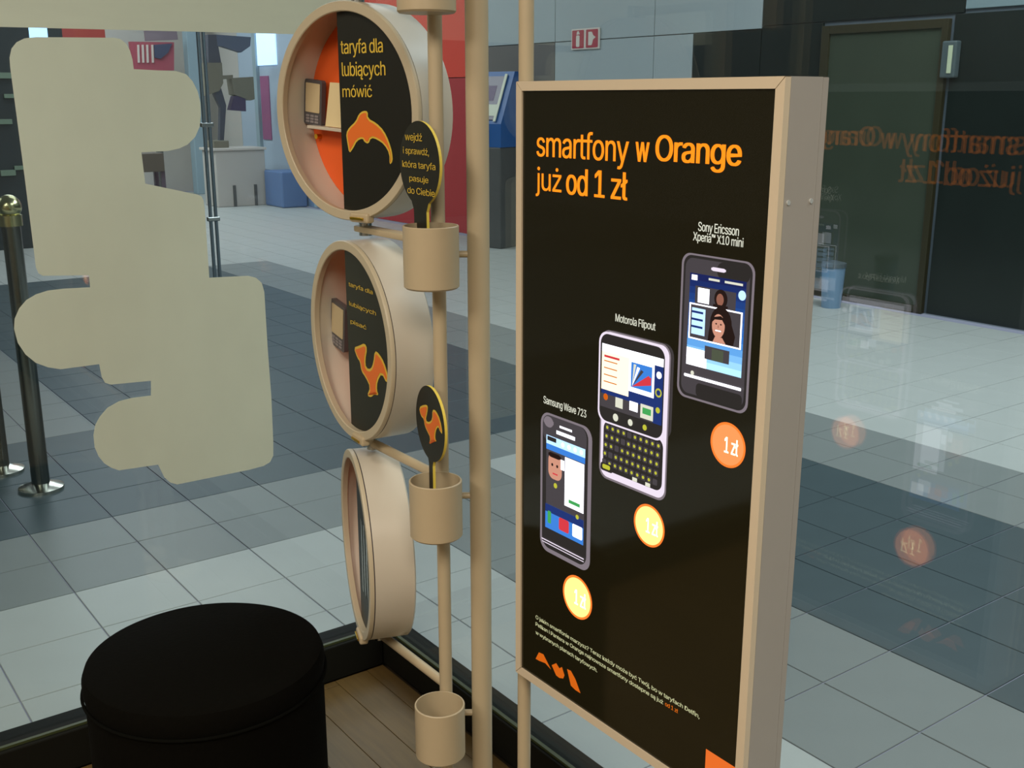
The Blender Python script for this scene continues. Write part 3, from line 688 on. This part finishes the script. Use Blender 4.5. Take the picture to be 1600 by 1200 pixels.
M_acr = mat('poster_black', (26, 24, 14), 0.07, spec=0.45, emit=(34, 28, 12), strength=0.25)
b = bmesh.new(); box(b, -hw+fw-0.002, 0.003, Z0+fw-0.002, hw-fw+0.002, 0.009, Z1-fw+0.002); po = build('poster', b, M_acr, lb)
def em(name, rgb, s_): return mat(name, (8, 8, 8), 0.3, spec=0.1, emit=rgb, strength=s_)
E_or = em('lit_orange', (255, 138, 24), 1.35); E_disc = em('lit_disc', (255, 146, 84), 1.25); E_wh = em('lit_white', (245, 245, 255), 2.2)
E_txt = em('lit_text', (222, 222, 170), 0.85); E_cap = em('lit_caption', (235, 235, 215), 0.95); E_grey = em('lit_bezel', (150, 138, 146), 0.75); E_sil = em('lit_silver', (235, 222, 238), 1.1)
E_dk = em('lit_dark', (52, 48, 46), 0.8); E_dk2 = em('lit_dark_grey', (82, 76, 80), 0.8); E_bl = em('lit_blue', (60, 128, 216), 1.1); E_lb = em('lit_pale_blue', (178, 214, 255), 1.5); E_nv = em('lit_navy', (34, 56, 124), 0.9)
E_cr = em('lit_cream', (255, 236, 196), 1.6); E_gn = em('lit_green', (70, 170, 90), 1.0); E_rd = em('lit_red', (220, 60, 70), 1.0); E_sk = em('lit_skin', (214, 152, 128), 1.0); E_hr = em('lit_hair', (46, 30, 26), 0.7); E_ye = em('lit_yellow', (196, 196, 60), 1.0); E_ol = em('lit_fox', (224, 104, 20), 0.9)
E_sk2 = em('lit_skin_shade', (168, 110, 90), 0.8); E_ol2 = em('lit_olive', (96, 104, 84), 0.7)
YP = 0.0026
def quadpx(x0, y0, x1, y1):
    a = P(x0, y0); c = P(x1, y1); return a[0], c[1], c[0], a[1]   # x0,z0,x1,z1 from upper-left and lower-right pixels
# headline
b = bmesh.new()
a = P(836, 243); c = P(980, 250); t0 = P(912, 207)[1]; d_ = P(960, 262)[1]
text_into(b, 'smartfony', a[0], c[0], d_-0.002, P(912, 206)[1], YP, bold=0.012)
a = P(990, 252); c = P(1012, 253)
text_into(b, 'w', a[0], c[0], P(1000, 253)[1], P(1000, 222)[1], YP, bold=0.04)
a = P(1021, 254); c = P(1156, 262)
text_into(b, 'Orange', a[0], c[0], P(1120, 270)[1], P(1040, 211)[1], YP, bold=0.03)
a = P(835, 300); c = P(875, 303)
text_into(b, 'już', a[0], c[0], P(840, 307)[1], P(858, 262)[1], YP, bold=0.006)
a = P(882, 304); c = P(978, 312)
text_into(b, 'od 1 zł', a[0], c[0], P(930, 309)[1], P(930, 266)[1], YP, bold=0.03)
build('headline', b, E_or, po)
def caption(rows):
    b = bmesh.new()
    for s_, x0, x1, yt, yb in rows:
        xm = (x0+x1)/2; text_into(b, s_, P(x0, yb)[0], P(x1, yb)[0], P(xm, yb)[1], P(xm, yt)[1], YP, bold=0.012)
    return build('caption', b, E_cap, po)
caption([('Sony Ericsson', 1088, 1152, 350, 369), ('Xperia™ X10 mini', 1080, 1159, 367, 385)])
caption([('Motorola Flipout', 959, 1022, 497, 513)])
caption([('Samsung Wave 723', 847, 914, 630, 645)])
# phone pictures, each one flat multi-colour print
def phone_pic(TL, TR, BR, BL, draw):
    a, b_, c, d = P(*TL), P(*TR), P(*BR), P(*BL)
    x0 = (a[0]+d[0])/2; x1 = (b_[0]+c[0])/2; z1 = (a[1]+b_[1])/2; z0 = (c[1]+d[1])/2
    ms = []; bm_ = bmesh.new(); lay = [0]
    def r(u0, v0, u1, v1, m, rad=0.0, poly=None):
        if m not in ms: ms.append(m)
        lay[0] += 1; y = YP-0.00006*lay[0]
        if poly: pts = [(x0+u*(x1-x0), z1-v*(z1-z0)) for u, v in poly]
        else:
            X0, X1_, Z1_, Z0_ = x0+u0*(x1-x0), x0+u1*(x1-x0), z1-v0*(z1-z0), z1-v1*(z1-z0)
            pts = rrect(X0, Z0_, X1_, Z1_, rad*(x1-x0), 6) if rad else [(X0, Z0_), (X1_, Z0_), (X1_, Z1_), (X0, Z1_)]
        vs = [bm_.verts.new((p[0], y, p[1])) for p in pts]
        f = bm_.faces.new(vs); f.material_index = ms.index(m)
    def circ(u, v, ru, m, asp=1.0):
        if m not in ms: ms.append(m)
        lay[0] += 1; y = YP-0.00006*lay[0]; W = ru*(x1-x0)
        f = bm_.faces.new([bm_.verts.new((x0+u*(x1-x0)+W*math.cos(k*PI/10), y, z1-v*(z1-z0)+W*asp*math.sin(k*PI/10))) for k in range(20)]); f.material_index = ms.index(m)
    draw(r, circ)
    build('phone_picture', bm_, ms, po)
    print('pic', x0, x1, z0, z1)
def mixc(a, b, t): return tuple(int(a[k]*(1-t)+b[k]*t) for k in range(3))
def d1(r, c):   # dark touch phone
    r(0, 0, 1, 1, E_grey, 0.12); r(0.03, 0.012, 0.97, 0.985, E_dk, 0.11); r(0.06, 0.03, 0.94, 0.965, E_dk2, 0.10)
    r(0.5, 0.03, 0.94, 0.14, E_dk, 0.08); r(0.42, 0.07, 0.62, 0.095, E_sil, 0.03)
    for k in range(14):
        t = k/13; col = mixc((26, 36, 92), (40, 110, 190), min(1, t*1.6)) if t < 0.62 else mixc((40, 110, 190), (170, 220, 255), (t-0.62)/0.38)
        r(0.13, 0.13+0.045*k, 0.90, 0.13+0.045*(k+1), em('lit_sky_%d' % k, col, 1.0+0.4*t))
    r(0.13, 0.64, 0.42, 0.76, E_wh)
    r(0.16, 0.14, 0.24, 0.175, E_wh); r(0.4, 0.145, 0.55, 0.16, E_cap); r(0.62, 0.145, 0.86, 0.16, E_cap)
    r(0.22, 0.21, 0.78, 0.33, E_dk2); r(0.26, 0.22, 0.42, 0.32, E_wh); c(0.58, 0.27, 0.09, E_hr, 1.1); c(0.57, 0.275, 0.05, E_sk2, 1.25); r(0.48, 0.31, 0.68, 0.33, E_hr); c(0.86, 0.22, 0.05, E_lb)
    r(0.15, 0.33, 0.88, 0.575, E_wh); r(0.17, 0.34, 0.86, 0.565, E_dk2); r(0.19, 0.36, 0.38, 0.54, E_lb)
    for k in range(3): r(0.19, 0.38+k*0.05, 0.35, 0.395+k*0.05, E_nv)
    c(0.60, 0.44, 0.15, E_hr, 1.25); r(0, 0, 0, 0, E_hr, poly=[(0.46, 0.43), (0.75, 0.43), (0.80, 0.50), (0.78, 0.562), (0.43, 0.562), (0.44, 0.50)])
    r(0.53, 0.47, 0.62, 0.53, E_sk2); r(0, 0, 0, 0, E_sk, poly=[(0.50, 0.562), (0.53, 0.525), (0.63, 0.525), (0.68, 0.562)])
    c(0.57, 0.45, 0.088, E_sk, 1.4); r(0.53, 0.478, 0.61, 0.486, E_wh, 0.01); c(0.54, 0.437, 0.012, E_hr, 0.7); c(0.605, 0.437, 0.012, E_hr, 0.7); r(0.565, 0.445, 0.575, 0.463, E_sk2)
    r(0, 0, 0, 0, E_hr, poly=[(0.485, 0.43), (0.50, 0.395), (0.60, 0.38), (0.66, 0.40), (0.665, 0.44), (0.62, 0.405), (0.52, 0.41)])
    r(0.40, 0.60, 0.74, 0.69, E_dk2); r(0.50, 0.61, 0.66, 0.69, E_ol2)
    r(0.12, 0.825, 0.92, 0.845, E_wh, 0.01); r(0.3, 0.87, 0.94, 0.965, E_dk, 0.05); c(0.24, 0.81, 0.025, E_cap)
phone_pic((1061, 392), (1178, 412), (1166, 651), (1058, 617), d1)
def d2(r, c):   # square phone with keyboard
    r(0, 0, 1, 1, E_grey, 0.12); r(0.02, 0.01, 0.98, 0.985, E_sil, 0.11); r(0.06, 0.60, 0.94, 0.94, E_dk, 0.09)
    for row in range(5):
        for k in range(10):
            r(0.085+k*0.085, 0.625+row*0.058, 0.15+k*0.085, 0.665+row*0.058, E_dk2, 0.012)
            if (row+k) % 9 != 4: c(0.117+k*0.085, 0.645+row*0.058, 0.017, E_ye)
    r(0.07, 0.88, 0.26, 0.935, E_dk, 0.03); r(0.10, 0.89, 0.22, 0.92, E_ye, 0.02); r(0.75, 0.90, 0.82, 0.925, E_cap); r(0.56, 0.90, 0.63, 0.925, E_cap)
    r(0.01, 0.005, 0.99, 0.605, E_sil, 0.12); r(0.035, 0.018, 0.965, 0.593, E_dk, 0.11)
    r(0.06, 0.085, 0.95, 0.50, E_nv); r(0.06, 0.085, 0.95, 0.135, E_wh); r(0.06, 0.135, 0.47, 0.385, E_cr); r(0.47, 0.135, 0.83, 0.345, E_wh)
    r(0.50, 0.155, 0.80, 0.315, E_bl)
    for k, m in enumerate((E_cap, E_wh, E_dk2, E_bl, E_rd)):
        a0 = 1.0+0.115*k; r(0, 0, 0, 0, m, poly=[(0.52, 0.31), (0.52+0.27*(k+0.3)/5, 0.165+0.012*k), (0.52+0.27*(k+1)/5, 0.165+0.016*k)])
    r(0, 0, 0, 0, E_rd, poly=[(0.52, 0.31), (0.79, 0.22), (0.79, 0.27)])
    r(0.10, 0.155, 0.33, 0.17, E_rd); 
    for k in range(4): r(0.10, 0.19+k*0.045, 0.30, 0.197+k*0.045, E_ol)
    r(0.84, 0.15, 0.95, 0.50, E_nv); c(0.9, 0.19, 0.035, E_wh); c(0.9, 0.30, 0.045, E_ye); c(0.9, 0.30, 0.028, E_nv); c(0.9, 0.41, 0.03, E_ye)
    r(0.06, 0.41, 0.83, 0.50, E_dk2); c(0.14, 0.43, 0.035, E_ol); r(0.29, 0.41, 0.40, 0.475, E_cap); r(0.50, 0.405, 0.62, 0.465, E_wh); r(0.66, 0.40, 0.84, 0.49, E_cap); r(0.69, 0.42, 0.81, 0.46, E_gn)
    c(0.30, 0.545, 0.04, E_cap); c(0.52, 0.545, 0.035, E_cap); c(0.73, 0.545, 0.03, E_ye)
phone_pic((936, 515), (1046, 538), (1039, 782), (936, 750), d2)
def d3(r, c):
    r(0, 0, 1, 1, E_grey, 0.16); r(0.04, 0.015, 0.93, 0.97, E_dk, 0.14); r(0.04, 0.015, 0.90, 0.20, E_dk2, 0.13)
    r(0.06, 0.025, 0.26, 0.10, E_grey, 0.09); r(0.38, 0.06, 0.62, 0.075, E_wh); r(0.32, 0.10, 0.68, 0.125, E_wh)
    r(0.12, 0.155, 0.88, 0.82, E_dk2); r(0.12, 0.155, 0.88, 0.215, E_lb); r(0.12, 0.215, 0.88, 0.255, E_bl); r(0.14, 0.16, 0.32, 0.19, E_dk)
    for k in range(4): c(0.45+k*0.12, 0.185, 0.03, E_wh)
    r(0.50, 0.26, 0.87, 0.60, E_wh); r(0.58, 0.545, 0.80, 0.57, E_gn); r(0.17, 0.27, 0.44, 0.45, E_sk, 0.1); r(0.17, 0.265, 0.42, 0.30, E_hr, 0.05); c(0.25, 0.35, 0.02, E_hr); c(0.35, 0.35, 0.02, E_hr); r(0.26, 0.405, 0.36, 0.415, E_rd); r(0.42, 0.29, 0.49, 0.36, E_wh)
    c(0.32, 0.49, 0.035, E_ye); r(0.12, 0.645, 0.88, 0.82, E_bl); r(0.12, 0.645, 0.88, 0.70, E_nv)
    r(0.17, 0.69, 0.24, 0.78, E_gn, 0.02); r(0.40, 0.70, 0.60, 0.79, E_rd, 0.03); r(0.67, 0.70, 0.86, 0.79, E_wh, 0.02); c(0.76, 0.64, 0.03, E_ye)
    r(0.05, 0.91, 0.90, 0.918, E_sil); r(0.06, 0.93, 0.90, 0.936, E_sil)
phone_pic((841, 642), (925, 669), (918, 896), (844, 858), d3)
# price discs
for (cx, cy, s_) in ((1135, 696, '1 zł'), (1012, 822, '1 zł'), (900, 934, '1 zł')):
    a = P(cx, cy); b = bmesh.new(); rad = (P(cx, cy-34)[1]-P(cx, cy+34)[1])/2 * (1.0 if cx > 1100 else 0.93 if cx > 1000 else 0.93)
    f = b.faces.new([b.verts.new((a[0]+rad*math.cos(k*PI/24), YP, a[1]+rad*math.sin(k*PI/24))) for k in range(48)])
    text_into(b, s_, a[0]-rad*0.2, a[0]+rad*0.62, a[1]-rad*0.38, a[1]+rad*0.36, YP-0.0003, bold=0.02, mi=1)
    rim = bmesh.new(); lathe(rim, [(rad*0.93, 0), (rad*1.04, 0)], 48, M=Matrix.Translation((a[0], YP-0.00015, a[1])) @ Matrix.Rotation(PI/2, 4, 'X')); rm_ = rim
    pd = build('price_disc', b, [E_disc if cx > 1100 else em('lit_disc_hot', (255, 150, 86), 3.6), em('lit_disc_text', (255, 235, 200), 3.0) if cx > 1100 else em('lit_disc_text_hot', (255, 215, 150), 6.0)], po)
    me2 = bpy.data.meshes.new('r'); rim.to_mesh(me2); rim.free(); bj = bmesh.new(); bj.from_mesh(pd.data); nf = len(bj.faces); bj.from_mesh(me2); bj.faces.ensure_lookup_table()
    for f in bj.faces[nf:]: f.material_index = 2
    bj.to_mesh(pd.data); bj.free(); pd.data.materials.append(em('lit_disc_edge', (255, 120, 44), 1.3))
# small print
b = bmesh.new()
for s_, xa_, xb_, ya, m_ in (('O jakim smartfonie marzysz? Teraz każdy może być Twój, bo w taryfach Delfin,', 835, 1091, 965, 0), ('Pelikan i Pantera w Orange najnowsze smartfony dostępne są już', 835, 1034, 976, 0), ('w wybranych planach taryfowych.', 835, 931, 989, 0)):
    a = P(xa_, ya); 
    # baseline is level in the poster plane
    z = a[1]; xx1 = None
    lo, hi = 0, 400
    # right end: local x seen at pixel column xb_
    d = ray(xb_, 1000); yy = None
    for k in range(60):
        q = (lo+hi)/2; qq = P(xb_, 900+q)
        if qq[1] > z: lo = q
        else: hi = q
    text_into(b, s_, a[0], qq[0], z-0.004, z+0.0045, YP, bold=0.012, mi=m_)
    if ya == 976:
        text_into(b, 'od 1 zł', qq[0]+0.004, qq[0]+0.030, z-0.002, z+0.0045, YP, bold=0.03, mi=1)
build('small_print', b, [E_txt, em('lit_print_orange', (224, 110, 24), 0.9)], po)
# folded paper animals
for pts in ([(835, 1030), (840, 1020), (847, 1023), (852, 1033), (859, 1047), (850, 1037), (840, 1033)],
            [(860, 1040), (867, 1037), (872, 1045), (876, 1043), (880, 1056), (878, 1061), (872, 1060), (867, 1056)],
            [(884, 1046), (890, 1049), (897, 1062), (905, 1084), (897, 1079), (890, 1072)]):
    b = bmesh.new(); q = [P(x, y) for x, y in pts]; b.faces.new([b.verts.new((x, YP, z)) for x, z in q]); build('animal_print', b, E_ol, po)
a = P(1101, 1171); b = bmesh.new(); f = b.faces.new([b.verts.new((x, YP, z)) for x, z in ((a[0], a[1]), (a[0]+0.062, a[1]), (a[0]+0.062, a[1]-0.062), (a[0], a[1]-0.062))])
text_into(b, 'orange', a[0]+0.004, a[0]+0.056, a[1]-0.058, a[1]-0.044, YP-0.0003, mi=1)
build('logo_square', b, [em('lit_logo', (236, 112, 42), 1.0), E_cap], po)
# the same poster faces the mall on the back
po2 = copy_tree(po, lb); po2.location = (0, TH, 0); po2.rotation_euler = (0, 0, PI)
